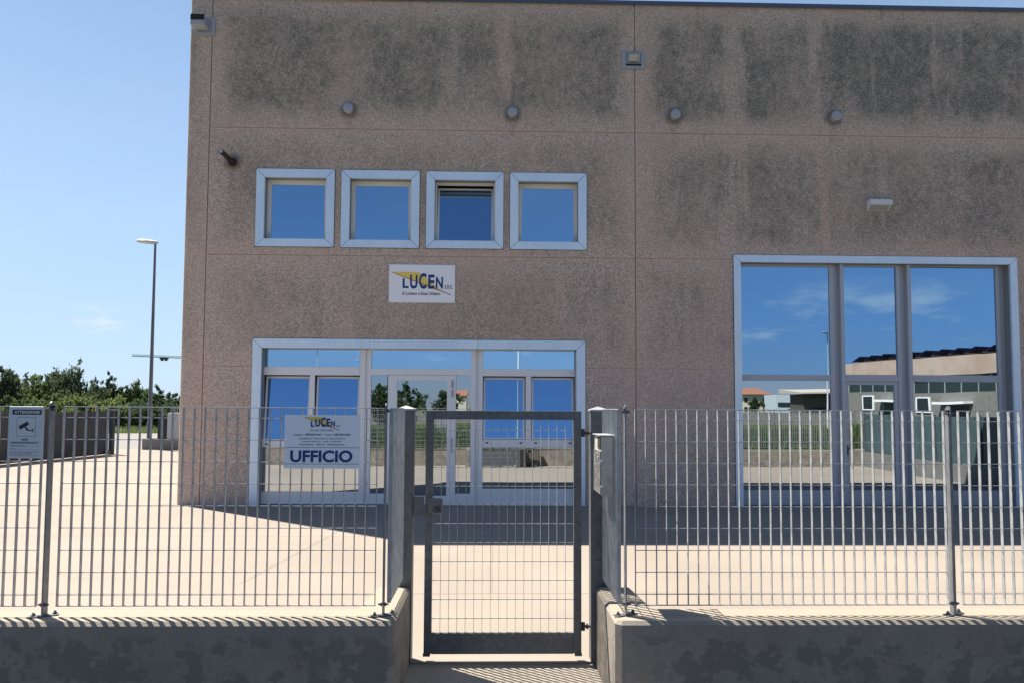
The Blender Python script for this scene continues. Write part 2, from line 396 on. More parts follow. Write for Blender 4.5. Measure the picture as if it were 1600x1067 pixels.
mb = MB(); mb.box(-5.73, 26.03, FY-.03, FY+.35, 9.421, 9.47); mb.box(-5.73, -5.35, FY+.351, FY+22.03, 9.421, 9.47); mb.box(-5.73, 26.03, FY-.04, FY-.0301, 9.39, 9.47)
mb.build('roof_flashing', flash_m, B)
mb = MB(); mb.box(-5.6, 25.9, FY+.95, FY+1.0, 0.01, 9.1); mb.build('dark_room_backing', dark_m, B)  # near-black sheet stands in for the darkness of the rooms behind the openings

def casing(x0, x1, z0, z1, w, wb, name='window', y0=FY-.02, dep=.20, splits=()):
    """mitred metal surround with its lining; wb=0 leaves the foot open"""
    mb = MB(); g_ = .0025; i0, i1, k1 = x0+w, x1-w, z1-w
    k0 = z0+wb
    def plate(p):   # p: list of x,z counter clockwise seen from the street
        pts = [(x, y0, z) for x, z in p]; bk = [(x, FY+.03, z) for x, z in p]
        mb.poly(pts); n = len(p)
        for i in range(n): mb.poly([pts[i], bk[i], bk[(i+1) % n], pts[(i+1) % n]])
    top = [(x0+g_*2, z1), (i0+g_*2, k1), (i1-g_*2, k1), (x1-g_*2, z1)]
    cuts = [x0] + list(splits) + [x1]
    if not splits: plate(top)
    else:
        for n, (a, b) in enumerate(zip(cuts, cuts[1:])):
            p = [(x0+g_*2, z1), (i0+g_*2, k1)] if n == 0 else [(a+g_, z1), (a+g_, k1)]
            p += [(i1-g_*2, k1), (x1-g_*2, z1)] if n == len(cuts)-2 else [(b-g_, k1), (b-g_, z1)]
            plate(p)
    plate([(x0, z1-g_*2), (x0, z0+(g_*2 if wb else 0)), (i0, k0+(g_*2 if wb else 0)), (i0, k1-g_*2)])
    plate([(x1, z0+(g_*2 if wb else 0)), (x1, z1-g_*2), (i1, k1-g_*2), (i1, k0+(g_*2 if wb else 0))])
    if wb: plate([(x0+g_*2, z0), (x1-g_*2, z0), (i1-g_*2, k0), (i0+g_*2, k0)])
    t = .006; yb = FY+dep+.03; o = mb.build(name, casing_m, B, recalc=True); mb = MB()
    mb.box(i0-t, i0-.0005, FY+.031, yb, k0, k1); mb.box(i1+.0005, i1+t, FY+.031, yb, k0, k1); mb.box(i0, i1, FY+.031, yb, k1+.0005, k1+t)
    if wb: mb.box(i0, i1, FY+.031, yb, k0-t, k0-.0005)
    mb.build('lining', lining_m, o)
    s = MB(); s.ring(x0-.008, x1+.008, z0-(.008 if wb else 0), z1+.008, w+.006, w+.006, w+.006, (wb+.006) if wb else 0, FY-.012, FY-.002)
    s.build('seal', seal_m, o)
    return o, (i0, i1, k0, k1)
def sub(par, name, m, mb, **k):
    o = mb.build(name, m, None, **k); o.parent = par; o.matrix_parent_inverse = par.matrix_parent_inverse.copy() if False else Matrix.Identity(4)
    return o
# window parts carry world coordinates in their meshes; parents at the facade line compensate
def pane(par, x0, x1, z0, z1, y, m, tilt=0, name='pane'):
    mb = MB(); mb.box(x0, x1, y, y+.012, z0, z1)
    cx, cz = (x0+x1)/2, (z0+z1)/2    # every pane sits a hair out of true
    T = Matrix.Translation((cx, y, cz)) @ Matrix.Rotation(R(random.uniform(-.10, .10)), 4, 'Z') @ Matrix.Rotation(R(random.uniform(-.08, .08)), 4, 'X') @ Matrix.Translation((-cx, -y, -cz))
    bmesh.ops.transform(mb.bm, matrix=T, verts=mb.bm.verts)
    if tilt:
        T = Matrix.Translation((0, y, z0-.05)) @ Matrix.Rotation(-tilt, 4, 'X') @ Matrix.Translation((0, -y, -z0+.05))
        bmesh.ops.transform(mb.bm, matrix=T, verts=mb.bm.verts)
    return mb.build(name, m, par)
GY = FY+.20
for n, (a, b, c, d) in enumerate(OPEN[:4]):
    o, (i0, i1, k0, k1) = casing(a, b, c, d, .155, .145)
    f = MB(); f.ring(i0, i1, k0, k1, .034, .030, .045, .022, GY-.02, GY+.03)
    f.build('frame', cream_m if n != 9 else frame_m, o)
    e0, e1, h0, h1 = i0+.034, i1-.030, k0+.022, k1-.045
    s = MB(); s.ring(e0+.002, e1-.002, h0+.002, h1-.002, (.036), .036, .036, .024, GY-.008, GY+.035)
    p = MB(); p.box(e0+.038, e1-.038, GY+.006, GY+.018, h0+.026, h1-.038)
    if n == 2:
        T = Matrix.Translation((0, GY+.03, h0)) @ Matrix.Rotation(-R(9), 4, 'X') @ Matrix.Translation((0, -GY-.03, -h0))
        bmesh.ops.transform(s.bm, matrix=T, verts=s.bm.verts); bmesh.ops.transform(p.bm, matrix=T, verts=p.bm.verts)
    s.build('sash', frame_m if n == 2 else cream_m, o); p.build('pane', glass_hi if n != 2 else glass_bl, o)
    if n == 2: o['label'] = 'upper window with its sash tilted open'
# entrance unit --------------------------------------------------------------
o, (i0, i1, k0, k1) = casing(*OPEN[4], .165, 0, name='entrance', splits=(-2.25, -.27))
i1 = 1.60
f = MB(); y0, y1 = GY-.025, GY+.03; TZ = 2.85
f.box(i0-.03, -4.225, y0, y1, .02, TZ); f.box(1.535, 1.60, y0, y1, .02, TZ)                # jambs
f.box(-4.225, -2.44, y0, y1, 2.842, TZ); f.box(-4.225, -2.46, y0, y1, 2.36, 2.51)          # unit 1 head and transom bar
f.box(-2.455, -2.355, y0, y1, .02, TZ); f.box(-2.30, -2.245, y0-.015, y1, .02, TZ)
f.box(-2.3549, -2.3001, y0+.03, y1, .02, TZ)
f.box(-3.372, -3.285, y0, y1, 1.15, 2.359); f.box(-4.225, -2.456, y0, y1, 1.035, 1.149)
f.box(-4.225, -2.456, y0, y1, .02, .225)
f.box(-2.2449, -.40, y0-.015, y1, 2.37, 2.49); f.box(-2.2449, -.40, y0-.015, y1, 2.828, TZ)
f.box(-2.2449, -1.936, y0-.015, y1, .02, .19); f.box(-.674, -.40, y0-.015, y1, .02, .19)
f.box(-.3999, -.31, y0-.015, y1, .02, TZ); f.box(-.3099, -.252, y0+.03, y1, .02, TZ); f.box(-.2519, -.18, y0, y1, .02, TZ)
f.box(-.1799, 1.534, y0, y1, 2.36, 2.492); f.box(-.1799, 1.534, y0, y1, 2.832, TZ)
f.box(.618, .72, y0, y1, 1.19, 2.359); f.box(-.1799, 1.534, y0, y1, 1.04, 1.189); f.box(-.1799, 1.534, y0, y1, .02, .285)
f.box(i0-.03, 1.60, y0-.03, y1+.02, 0.004, .0199)
f.build('frame', frame_m, o, bevel=.003)
pane(o, -4.225, -2.46, 2.512, 2.84, GY, glass_tr); pane(o, -2.244, -.401, 2.492, 2.826, GY, glass_tr); pane(o, -.179, 1.533, 2.494, 2.83, GY, glass_tr)
pane(o, -4.224, -2.457, .227, 1.033, GY, glass_lo); pane(o, -.178, 1.533, .287, 1.038, GY, glass_lo)
pane(o, -2.243, -1.95, .192, 2.368, GY, glass_lo); pane(o, -.672, -.401, .192, 2.368, GY, glass_lo)
for x0, x1 in ((-4.224, -3.373), (-3.284, -2.457), (-.179, .617), (.721, 1.533)):
    s = MB(); z0, z1 = (1.151, 2.357) if x0 < -1 else (1.191, 2.357)
    s.ring(x0+.012, x1-.012, z0+.004, z1-.012, .036, .036, .04, .02, GY, GY+.035)
    p = MB(); p.box(x0+.049, x1-.049, GY+.012, GY+.022, z0+.025, z1-.053)
    tl = R(5.5); T = Matrix.Translation((0, GY+.03, z0)) @ Matrix.Rotation(-tl, 4, 'X') @ Matrix.Translation((0, -GY-.03, -z0))
    bmesh.ops.transform(s.bm, matrix=T, verts=s.bm.verts); bmesh.ops.transform(p.bm, matrix=T, verts=p.bm.verts)
    s.build('sash', frame_m, o); p.build('pane', glass_bl, o)
    for xc in (x0+.06, x1-.11): MB().rbox(xc, xc+.05, y0-.012, y0, z0-.075, z0-.05, .004).build('catch', seal_m, o)
d = MB(); d.ring(-1.934, -.676, .022, 2.366, .17, .165, .098, .13, GY-.03, GY+.02); d.build('door', frame_m, o, bevel=.003)
pane(o, -1.763, -.842, .153, 2.267, GY, glass_lo)
for z in (2.19, 2.02): MB().rbox(-.760, -.725, GY-.055, GY-.031, z-.05, z+.09, .006).build('hinge', grey_pl, o)
h = MB()
h.rbox(-.755, -.735, GY-.075, GY-.055, .95, 1.22, .006); h.rbox(-.755, -.735, GY-.056, GY-.031, 1.18, 1.20, .004); h.rbox(-.755, -.735, GY-.056, GY-.031, .97, .99, .004)
h.build('handle', grey_pl, o)
st = MB()
for k in range(4): st.box(-1.030+k*.047, -1.030+k*.047+.026, GY-.006, GY-.002, 1.40, 1.57)
st.build('sticker', white_m, o)
# tall glazed unit ------------------------------------------------------------
o, (i0, i1, k0, k1) = casing(*OPEN[5], .135, 0, name='shopfront_window', dep=.20)
f = MB(); TZ = 4.50
f.box(i0-.02, 4.665, y0, y1, .02, TZ); f.box(4.665, 6.36, y0, y1, 4.452, TZ); f.box(4.665, 6.36, y0, y1, 2.31, 2.42); f.box(4.665, 6.36, y0, y1, .02, .27)
f.box(6.3601, 6.45, y0, y1, .02, TZ); f.box(6.4501, 6.535, y0+.03, y1, .02, TZ); f.box(6.5351, 6.605, y0-.08, y1, .02, TZ)
f.box(6.6051, 7.64, y0-.01, y1, 4.468, TZ); f.box(6.6051, 7.64, y0-.01, y1, 2.30, 2.43)
f.box(7.6401, 7.715, y0-.01, y1, .02, TZ); f.box(7.7151, 7.815, y0+.03, y1, .02, TZ); f.box(7.8151, 7.885, y0-.08, y1, .02, TZ)
f.box(7.8851, 9.565, y0, y1, 4.478, TZ); f.box(7.8851, 9.565, y0, y1, 2.30, 2.43); f.box(7.8851, 9.565, y0, y1, .02, .27)
f.box(9.5651, 9.64, y0, y1, .02, TZ); f.box(9.6401, i1+.02, y0+.03, y1, .02, TZ); f.box(i0-.02, i1+.02, y0-.03, y1+.02, .004, .0199)
f.build('frame', mull_m, o, bevel=.003)
pane(o, 4.666, 6.359, 2.421, 4.451, GY, glass_hi); pane(o, 6.606, 7.639, 2.431, 4.467, GY, glass_hi); pane(o, 7.886, 9.564, 2.431, 4.477, GY, glass_hi)
pane(o, 4.666, 6.359, .271, 2.309, GY, glass_lo); pane(o, 7.886, 9.564, .271, 2.299, GY, glass_lo)
d = MB(); d.ring(6.608, 7.637, .022, 2.297, .085, .072, .06, .25, GY-.02, GY+.03); d.build('door', mull_m, o, bevel=.003)
pane(o, 6.694, 7.564, .273, 2.236, GY+.005, glass_lo)
h = MB(); h.rbox(6.635, 6.665, GY-.04, GY-.021, .93, 1.10, .005); h.tube([(6.65, GY-.03, 1.04), (6.65, GY-.08, 1.04), (6.76, GY-.08, 1.04)], .009); h.build('handle', seal_m, o)

# small fixtures cast into the wall
for x, z in ((-2.70, 7.28), (.34, 7.25), (3.39, 7.255), (6.43, 7.27)):
    mb = MB(); mb.tube([(x, FY-.001, z), (x, FY-.10, z)], .075, 20); mb.tube([(x, FY-.10, z), (x, FY-.135, z), (x, FY-.15, z)], [.092, .092, .070], 24)
    v = mb.build('vent_cap', grey_pl, B, smooth=True)
mb = MB(); mb.tube([(-4.83, FY+.02, 6.27), (-4.83, FY-.06, 6.27)], [.085, .075], 18); mb.tube([(-4.83, FY-.05, 6.27), (-4.83, FY-.62, 6.27)], .045, 14)
v = mb.build('pipe_stub', darkpipe, B, smooth=True)
mb = MB(); mb.tube([(-4.83, FY-.621, 6.27), (-4.83, FY-.63, 6.27)], .034, 12); mb.build('pipe_end', lampgrey, v)
def bracket(x, z, w, h_, kind):
    mb = MB(); mb.ring(x-w/2, x+w/2, z-h_/2, z+h_/2, .07, .07, .035, .06, FY-.03, FY-.001)
    mb.box(x-w/2+.07, x+w/2-.07, FY-.012, FY-.002, z-h_/2+.06, z+h_/2-.035)
    o = mb.build('fixing_box', grey_pl, B, bevel=.004)
    m2 = MB()
    if kind:   # a block with a dark soffit pushed out of the box
        m2.rbox(x-.19, x+.07, FY-.24, FY-.013, z-.07, z+.13, .008); m2.build('angle_block', grey_pl, o)
        m3 = MB(); m3.box(x-.185, x+.065, FY-.246, FY-.241, z+.02, z+.125); m3.build('louvre', dark_m, o)
    else:
        T = Matrix.Translation((x, FY-.08, z+.03)) @ Matrix.Rotation(R(25), 4, 'X')
        m2.rbox(-.10, .10, -.03, .03, -.065, .065, .006, T); m2.build('angle_block', beige_m, o)
        m3 = MB(); m3.box(x-.14, x+.14, FY-.05, FY-.0121, z-.10, z-.085); m3.build('louvre', dark_m, o)
bracket(-5.40, 8.83, .38, .33, True)
bracket(2.62, 8.32, .43, .33, False)

# wall lamp
wl = empty('wall_lamp', (7.22, FY, 5.60), 'grey rectangular downlight on the facade above the tall glazed shopfront, rust run below it', 'wall lamp')
mb = MB(); T = Matrix(((0, 0, 1, 7.02), (1, 0, 0, FY), (0, 1, 0, 5.50), (0, 0, 0, 1)))
mb.prism([(-.002, .0), (-.13, .085), (-.16, .085), (-.16, .18), (-.002, .19)], 0, .42, T); mb.build('housing', mat('lamp_housing', (.66, .67, .69), .45), wl, bevel=.006)
mb = MB(); mb.poly([(7.05, FY-.016, 5.508), (7.41, FY-.016, 5.508), (7.41, FY-.118, 5.574), (7.05, FY-.118, 5.574)]); mb.build('diffuser', grey_pl, wl)

# company sign on the facade
def bolt(P, par, y):
    mb = MB(); p = [P(*q) for q in ((260, 290), (730, 290), (800, 340), (880, 415), (985, 480), (1060, 575), (1320, 692), (900, 565), (740, 478))]
    mb.poly([(x, y, z) for x, z in p]); mb.build('emblem', yel_m, par, recalc=False)
    mb = MB(); p = [P(*q) for q in ((250, 287), (740, 472), (1322, 690), (1310, 702), (740, 490), (255, 300))]
    mb.poly([(x, y-.0006, z) for x, z in p]); mb.build('emblem_line', red_m, par, recalc=False)
def logo_letters(P):
    out = []
    for ch, a, b, c, d in (('L', 450, 557, 405, 582), ('U', 583, 716, 340, 592), ('C', 745, 878, 308, 594), ('E', 908, 1022, 335, 590), ('N', 1045, 1172, 375, 588)):
        x0, z1 = P(a, c); x1, z0 = P(b, d); out.append((ch, x0, x1, z0, z1, .032))
    return out
def fitln(P, s, a, b, c, d, bold=.0):
    x0, z1 = P(a, c); x1, z0 = P(b, d); return (s, x0, x1, z0, z1, bold)
sg = empty('company_sign', (-1.31, FY, 4.04), 'white sign with blue lettering and yellow bolt on the facade below the upper windows', 'sign')
x0s, x1s, z0s, z1s = -1.915, -.703, 3.688, 4.389
P1 = lambda a, c: (x0s+(a-207)/(1388-207)*(x1s-x0s), z1s-(c-155)/(840-155)*(z1s-z0s))
mb = MB(); mb.box(x0s, x1s, FY-.022, FY-.004, z0s, z1s); mb.build('panel', white_m, sg, bevel=.002)
bolt(P1, sg, FY-.0235)
lettering('logo_lettering', logo_letters(P1), blue_m, sg, FY-.0255)
lettering('small_lettering', [fitln(P1, 's.n.c.', 1205, 1345, 522, 590, .01), fitln(P1, 'di Luciano e Enzo Urbano', 440, 1130, 648, 705, .018)], black_m, sg, FY-.0245)

# ------------------------------------------------------------------ low walls, fences, gate
WT, FB, FT = .525, .584, 1.765       # wall top, mesh foot, mesh top
FYY = 4.70
def lwall(pts, name, label):
    mb = MB(); mb.prism(pts, -.34, WT)
    te = [e for e in mb.bm.edges if all(v.co.z > WT-.01 for v in e.verts)]
    bmesh.ops.bevel(mb.bm, geom=te, offset=.022, segments=1, affect='EDGES')
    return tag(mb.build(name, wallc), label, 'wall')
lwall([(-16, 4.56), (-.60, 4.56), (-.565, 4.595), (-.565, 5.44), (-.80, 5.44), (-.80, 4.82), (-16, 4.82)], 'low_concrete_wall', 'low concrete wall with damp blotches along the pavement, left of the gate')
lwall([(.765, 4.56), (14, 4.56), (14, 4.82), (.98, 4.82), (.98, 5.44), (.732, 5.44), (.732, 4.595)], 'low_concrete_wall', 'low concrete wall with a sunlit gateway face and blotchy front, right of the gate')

RUNG = [FT, FT-.064] + [FT-.064-.1315*k for k in range(1, 9)] + [FB]
def mesh_panel(par, p0, p1, nb, across='Y', bar=(.0125, .0015), rr=.0026):
    """flat upright bars welded to round cross wires, from p0 to p1"""
    mb = MB(); p0, p1 = Vector(p0), Vector(p1); d = (p1-p0)/(nb-1); u = d.normalized(); n = Vector((-u.y, u.x, 0))
    for k in range(nb):
        c = p0 + d*k; lean = random.uniform(-.0012, .0012)
        a, b = bar
        M4 = Matrix(((u.x, n.x, 0, c.x), (u.y, n.y, 0, c.y), (0, 0, 1, 0), (0, 0, 0, 1)))
        mb.box(-b+lean, b+lean, -a, a, RUNG[-1], FT-.002, M4)
    for z in RUNG[1:-1]: mb.tube([p0 + Vector((0, 0, z)) - u*.004, p1 + Vector((0, 0, z)) + u*.004], rr, 6)
    for z in (FT, FB): mb.tube([p0 + Vector((0, 0, z)) - u*.004, p1 + Vector((0, 0, z)) + u*.004], .0035, 6)
    return mb.build('mesh_panel', galvb, par)
def fpost(par, x, y=FYY, ang=0, top=1.79):
    mb = MB(); mb.box(x-.004, x+.004, y-.028, y+.028, WT+.006, top-.02)
    mb.tube([(x-.004, y-.002, top-.02), (x+.004, y-.002, top-.02)], .026, 14)
    p = mb.build('post', galvp, par)
    q = MB(); T = Matrix.Translation((x, y, WT)) @ Matrix.Rotation(R(28+ang), 4, 'Z')
    q.rbox(-.075, .075, -.024, .024, .001, .008, .002, T)
    for s in (-.055, .055):
        q.tube([T @ Vector((s, 0, .008)), T @ Vector((s, 0, .028))], .007, 6); q.tube([T @ Vector((s, 0, .010)), T @ Vector((s, 0, .018))], .012, 6)
    q.build('base_plate', galv, p)
    for z in (WT+.07, FT-.015):
        q = MB(); q.tube([(x-.03, y-.012, z), (x+.03, y-.012, z)], .006, 6); q.tube([(x-.016, y-.012, z), (x-.008, y-.012, z)], .012, 6); q.tube([(x+.008, y-.012, z), (x+.016, y-.012, z)], .012, 6)
        q.build('bolt', galv, p)
FL = empty('mesh_fence', (-2.6, FYY, WT), 'galvanised steel bar fence on the left low wall, carrying two signs', 'fence')
FR = empty('mesh_fence', (2.8, FYY, WT), 'galvanised steel bar fence with sunlit bars on the right low wall', 'fence')
x = -.645; xr = .812
fpost(FL, x); fpost(FR, xr)
for k in range(6):
    mesh_panel(FL, (x-.052-1.878, FYY, 0), (x-.052, FYY, 0), 30)
    x -= 2.003
    fpost(FL, x)
for k in range(5):
    mesh_panel(FR, (xr+.062, FYY, 0), (xr+.062+1.918, FYY, 0), 31)
    xr += 2.011
    fpost(FR, xr)
mesh_panel(FL, (-.622, FYY+.07, 0), (-.622, 5.40, 0), 11)
mesh_panel(FR, (.785, FYY+.07, 0), (.785, 5.40, 0), 11)

def gpost(x0, x1, label):
    g0 = empty('gate_post', ((x0+x1)/2, 5.51, 0), label, 'post', 'square galvanised posts either side of the pedestrian gate')
    mb = MB(); mb.box(x0, x1, 5.45, 5.57, .002, 1.75); mb.build('column', galv, g0, bevel=.004)
    c = MB(); cx = (x0+x1)/2; e = .066
    a = [c.bm.verts.new(p) for p in ((cx-e, 5.51-e, 1.7505), (cx+e, 5.51-e, 1.7505), (cx+e, 5.51+e, 1.7505), (cx-e, 5.51+e, 1.7505))]
    b = [c.bm.verts.new((v.co.x, v.co.y, 1.762)) for v in a]; t = c.bm.verts.new((cx, 5.51, 1.785))
    for i in range(4): c.bm.faces.new((a[i], a[(i+1) % 4], b[(i+1) % 4], b[i])); c.bm.faces.new((b[i], b[(i+1) % 4], t))
    c.bm.faces.new(a[::-1]); c.build('cap', galvb, g0)
    return g0
GL = gpost(-.672, -.555, 'square galvanised gate post on the latch side, left of the open mesh leaf')
GR = gpost(.700, .820, 'square galvanised gate post on the hinge side, behind the letterbox')
mb = MB(); mb.box(-.5549, -.478, 5.462, 5.482, 1.01, 1.145); mb.build('lock_keep', galv, GL, bevel=.003)

G = empty('pedestrian_gate', (.08, 5.50, .04), 'grey galvanised pedestrian gate leaf with welded mesh and a solid kick plate between two posts', 'gate')
mb = MB(); mb.box(-.470, -.417, 5.48, 5.52, .055, 1.75); mb.box(.582, .636, 5.48, 5.52, .055, 1.75); mb.box(-.4169, .5819, 5.48, 5.52, 1.688, 1.75)
mb.build('leaf_frame', galv, G, bevel=.003)
mb = MB(); mb.box(-.4169, .5819, 5.487, 5.513, .05, .195); mb.box(-.475, -.425, 5.478, 5.522, .036, .0548); mb.box(.59, .64, 5.478, 5.522, .036, .0548); mb.build('kick_plate', galv, G, bevel=.002)
mb = MB()
nb = 16
for k in range(nb):
    xx = -.4169+.9988*(k+1)/(nb+1); mb.box(xx-.0012, xx+.0012, 5.4895, 5.5105, .1955, 1.6875)
z = 1.612
while z > .2: mb.tube([(-.4168, 5.50, z), (.5818, 5.50, z)], .0026, 6); z -= .132
mb.build('leaf_mesh', galvb, G)
mb = MB(); mb.rbox(-.446, -.345, 5.445, 5.4865, 1.028, 1.135, .012); l_ = mb.build('lock_box', galv, G)
mb = MB(); mb.tube([(-.385, 5.444, 1.06), (-.385, 5.40, 1.06), (-.41, 5.385, 1.06)], .010, 8); mb.tube([(-.385, 5.446, 1.06), (-.385, 5.440, 1.06)], .022, 12); mb.build('handle', seal_m, l_)
for z in (1.596, .236):
    mb = MB(); mb.tube([(.636, 5.50, z), (.702, 5.50, z)], .010, 8); mb.tube([(.650, 5.50, z-.028), (.650, 5.50, z+.028)], .014, 10)
    mb.tube([(.672, 5.50, z), (.685, 5.50, z)], .020, 6); mb.build('hinge', seal_m, G)

# letterbox on the return fence
LB = empty('letterbox', (.71, 4.95, 1.21), 'weathered beige metal letterbox with dark slot hanging beside the gate on the right return fence', 'letterbox')
mb = MB(); T = Matrix.Translation((.7245, 0, 0))
mb.rbox(-.036, .036, 4.86, 5.17, 1.222, 1.595, .005, T); mb.build('body', beige_m, LB)
mb = MB(); mb.box(.682, .6880, 4.866, 5.164, 1.230, 1.500); mb.build('door', mbside, LB)
mb = MB(); mb.box(.684, .6882, 4.866, 4.99, 1.515, 1.588); mb.build('slot', dark_m, LB)
mb = MB(); mb.rbox(.676, .780, 4.845, 5.18, 1.5955, 1.603, .002); mb.build('lid', galvb, LB)
for z in (1.43, 1.27):
    mb = MB(); mb.rbox(.680, .705, 4.850, 4.862, z-.012, z+.012, .003); mb.tube([(.690, 4.858, z+.01), (.690, 4.848, z-.012)], .004, 6); mb.build('hinge', galvb, LB)
for z, y in ((1.47, 5.02), (1.40, 5.06), (1.45, 4.95)): MB().rbox(.6765, .6825, y-.015, y+.015, z-.012, z+.012, .002).build('latch', galvb, LB)

# office sign and surveillance sign on the left fence
SY = FYY-.020
osn = empty('office_sign', (-1.02, SY, 1.56), 'white sign with large blue word UFFICIO tied to the left fence', 'sign')
u0, u1, w0, w1 = -1.251, -.797, 1.402, 1.722
P2 = lambda a, c: (u0+(a-155)/(1303-155)*(u1-u0), w1-(c-178)/(978-178)*(w1-w0))
mb = MB(); mb.box(u0, u1, SY-.004, SY, w0, w1); mb.build('panel', white_m, osn)
# emblem mapped from the big sign's drawing onto the small one
P2b = lambda a, c: P2(450+(a-260)*(1000-450)/(1320-260), 205+(c-290)*(405-205)/(692-290))
bolt(P2b, osn, SY-.0046)
ll = []
for ch, a, b, c, d in (('L', 553, 608, 265, 355), ('U', 617, 693, 232, 352), ('C', 703, 780, 212, 356), ('E', 790, 848, 228, 350), ('N', 860, 918, 262, 352)): ll.append(fitln(P2, ch, a, b, c, d, .04))
lettering('logo_lettering', ll, blue_m, osn, SY-.0058)
lettering('office_lettering', [fitln(P2, 'UFFICIO', 250, 1192, 705, 885, .032)], blue_m, osn, SY-.0058)
lettering('small_lettering', [fitln(P2, 's.n.c.', 940, 1005, 322, 354), fitln(P2, 'di Luciano e Enzo Urbano', 545, 895, 390, 414, .012),
    fitln(P2, 'Luciano:', 300, 440, 455, 486, .01), fitln(P2, '348 2331644', 468, 718, 455, 484, .035), fitln(P2, '\u2022', 745, 762, 462, 476), fitln(P2, 'Enzo:', 785, 875, 457, 484, .01), fitln(P2, '348 2331645', 902, 1148, 455, 484, .035),
    fitln(P2, 'Installazioni, riparazioni e manutenzioni', 375, 1070, 515, 545, .008), fitln(P2, 'Impianti elettrici - civili - industriali', 422, 1026, 560, 588, .008),
    fitln(P2, 'Automazioni - Allarmi - Climatizzazione', 382, 1066, 602, 630, .008)], navy_m, osn, SY-.0052)
mb = MB()
for z in (665, 910): (a, zz) = P2(155, z); mb.box(u0, u1, SY-.0051, SY-.0041, zz-.0012, zz+.0012)
mb.build('rule_line', navy_m, osn)

asn = empty('surveillance_sign', (-2.79, SY, 1.6), 'grey ATTENZIONE video surveillance sign with black camera symbol at the far left of the fence', 'sign')
a0, a1, b0, b1 = -2.887, -2.684, 1.457, 1.765
P3 = lambda a, c: (a0+(a-100)/(630-100)*(a1-a0), b1-(c-150)/(915-150)*(b1-b0))
mb = MB(); mb.rbox(a0, a1, SY-.004, SY, b0, b1, .0018); mb.build('panel', signgrey, asn)
def rect3(mb, a, b, c, d, y):
    x0, z1 = P3(a, c); x1, z0 = P3(b, d); mb.poly([(x0, y, z0), (x1, y, z0), (x1, y, z1), (x0, y, z1)])
mb = MB(); rect3(mb, 150, 600, 195, 270, SY-.0046)
for r in ((225, 515, 305, 309), (225, 515, 590, 594), (225, 229, 309, 590), (511, 515, 309, 590), (125, 580, 735, 737), (125, 580, 785, 787)): rect3(mb, *r, SY-.0046)
mb.build('black_print', black_m, asn, recalc=False)
mb = MB()
for pl in (((250, 445), (385, 368), (415, 415), (280, 490)), ((345, 455), (365, 445), (408, 495), (385, 512)), ((385, 492), (475, 492), (475, 506), (385, 506)), ((468, 475), (482, 470), (482, 530), (468, 525))):
    mb.poly([(P3(*q)[0], SY-.0048, P3(*q)[1]) for q in pl[::-1]])
mb.build('camera_symbol', black_m, asn, recalc=False)
lettering('white_lettering', [fitln(P3, 'ATTENZIONE!', 180, 572, 212, 252, .02)], white_m, asn, SY-.0052)
lettering('black_lettering', [fitln(P3, 'AREA', 298, 412, 624, 652, .02), fitln(P3, 'VIDEOSORVEGLIATA', 138, 572, 668, 698, .02), fitln(P3, 'La registrazione \u00e8 effettuata da', 130, 360, 720, 736, .01),
    fitln(P3, 'per fini di', 130, 215, 766, 780, .01), fitln(P3, 'Art. 13 del Codice in materia di protezione dei', 125, 578, 812, 828, .012), fitln(P3, 'dati personali (D.lgs. n. 196/2003)', 125, 468, 836, 852, .012), fitln(P3, 'Area videosorvegliata - protezione dei dati', 125, 570, 866, 880, .012)], black_m, asn, SY-.0052)

# ------------------------------------------------------------------ left background: sliding gate, boundary wall, street lamp
SGt = empty('sliding_gate', (-14.4, 26, 0), 'dark grey sheet metal sliding gate standing open across the yard at the left', 'gate')
def slant(y): return -14.66+(y-23.4)*(.60/5.1)
def sbox(mb, ya, yb, za, zb, t=.05, off=0):
    mb.prism([(slant(ya)+off, ya), (slant(yb)+off, yb), (slant(yb)+off-t, yb), (slant(ya)+off-t, ya)], za, zb)
mb = MB(); sbox(mb, 22.6, 28.5, .16, 1.50); mb.build('sheet_panel', gate_paint, SGt)
mb = MB(); sbox(mb, 22.6, 28.5, .03, .155, .10, .025); sbox(mb, 22.6, 28.5, 1.503, 1.56, .08, .015); sbox(mb, 22.6, 28.5, .50, .535, .06, .012)
for y in (22.6, 24.4, 26.2, 28.42): sbox(mb, y, y+.08, .16, 1.50, .07, .02)
mb.build('gate_frame', gate_paint, SGt)
mb = MB(); mb.tube([(-14.0, 28.4, .10), (-13.9, 28.4, .10)], .09, 14); mb.build('roller', seal_m, SGt)
gp = empty('gate_guide_post', (-13.98, 28.75, 0), 'slim grey guide post at the far end of the sliding gate', 'post')
mb = MB(); mb.box(-14.06, -13.94, 28.65, 28.85, .002, 1.62); mb.build('column', gate_paint, gp)
mb = MB(); mb.box(-14.08, -13.92, 28.63, 28.87, 1.621, 1.64); mb.build('cap', galvb, gp)
bc = empty('warning_beacon', (-14.25, 28.1, 1.56), 'small orange flashing beacon on top of the sliding gate', 'beacon')
mb = MB(); mb.tube([(-14.25, 28.1, 1.562), (-14.25, 28.1, 1.60)], .05, 12); mb.build('base', seal_m, bc)
mb = MB(); mb.tube([(-14.25, 28.1, 1.60), (-14.25, 28.1, 1.68), (-14.25, 28.1, 1.715)], [.055, .05, .02], 12); mb.build('lens', mat('orange_lens', (.85, .28, .03), .3), bc, smooth=True)
lw = tag(MB().box(-15.9, -15.6, 6.0, 21.9, -.34, .42).build('boundary_wall', wallc2), 'low concrete boundary wall running back along the left side of the yard', 'wall')
lf = empty('boundary_fence', (-15.75, 14, .42), 'steel mesh fence standing on the left boundary wall', 'fence')
mb = MB()
y = 6.1
while y < 21.8: mb.box(-15.76, -15.74, y, y+.004, .46, 1.6); y += .13
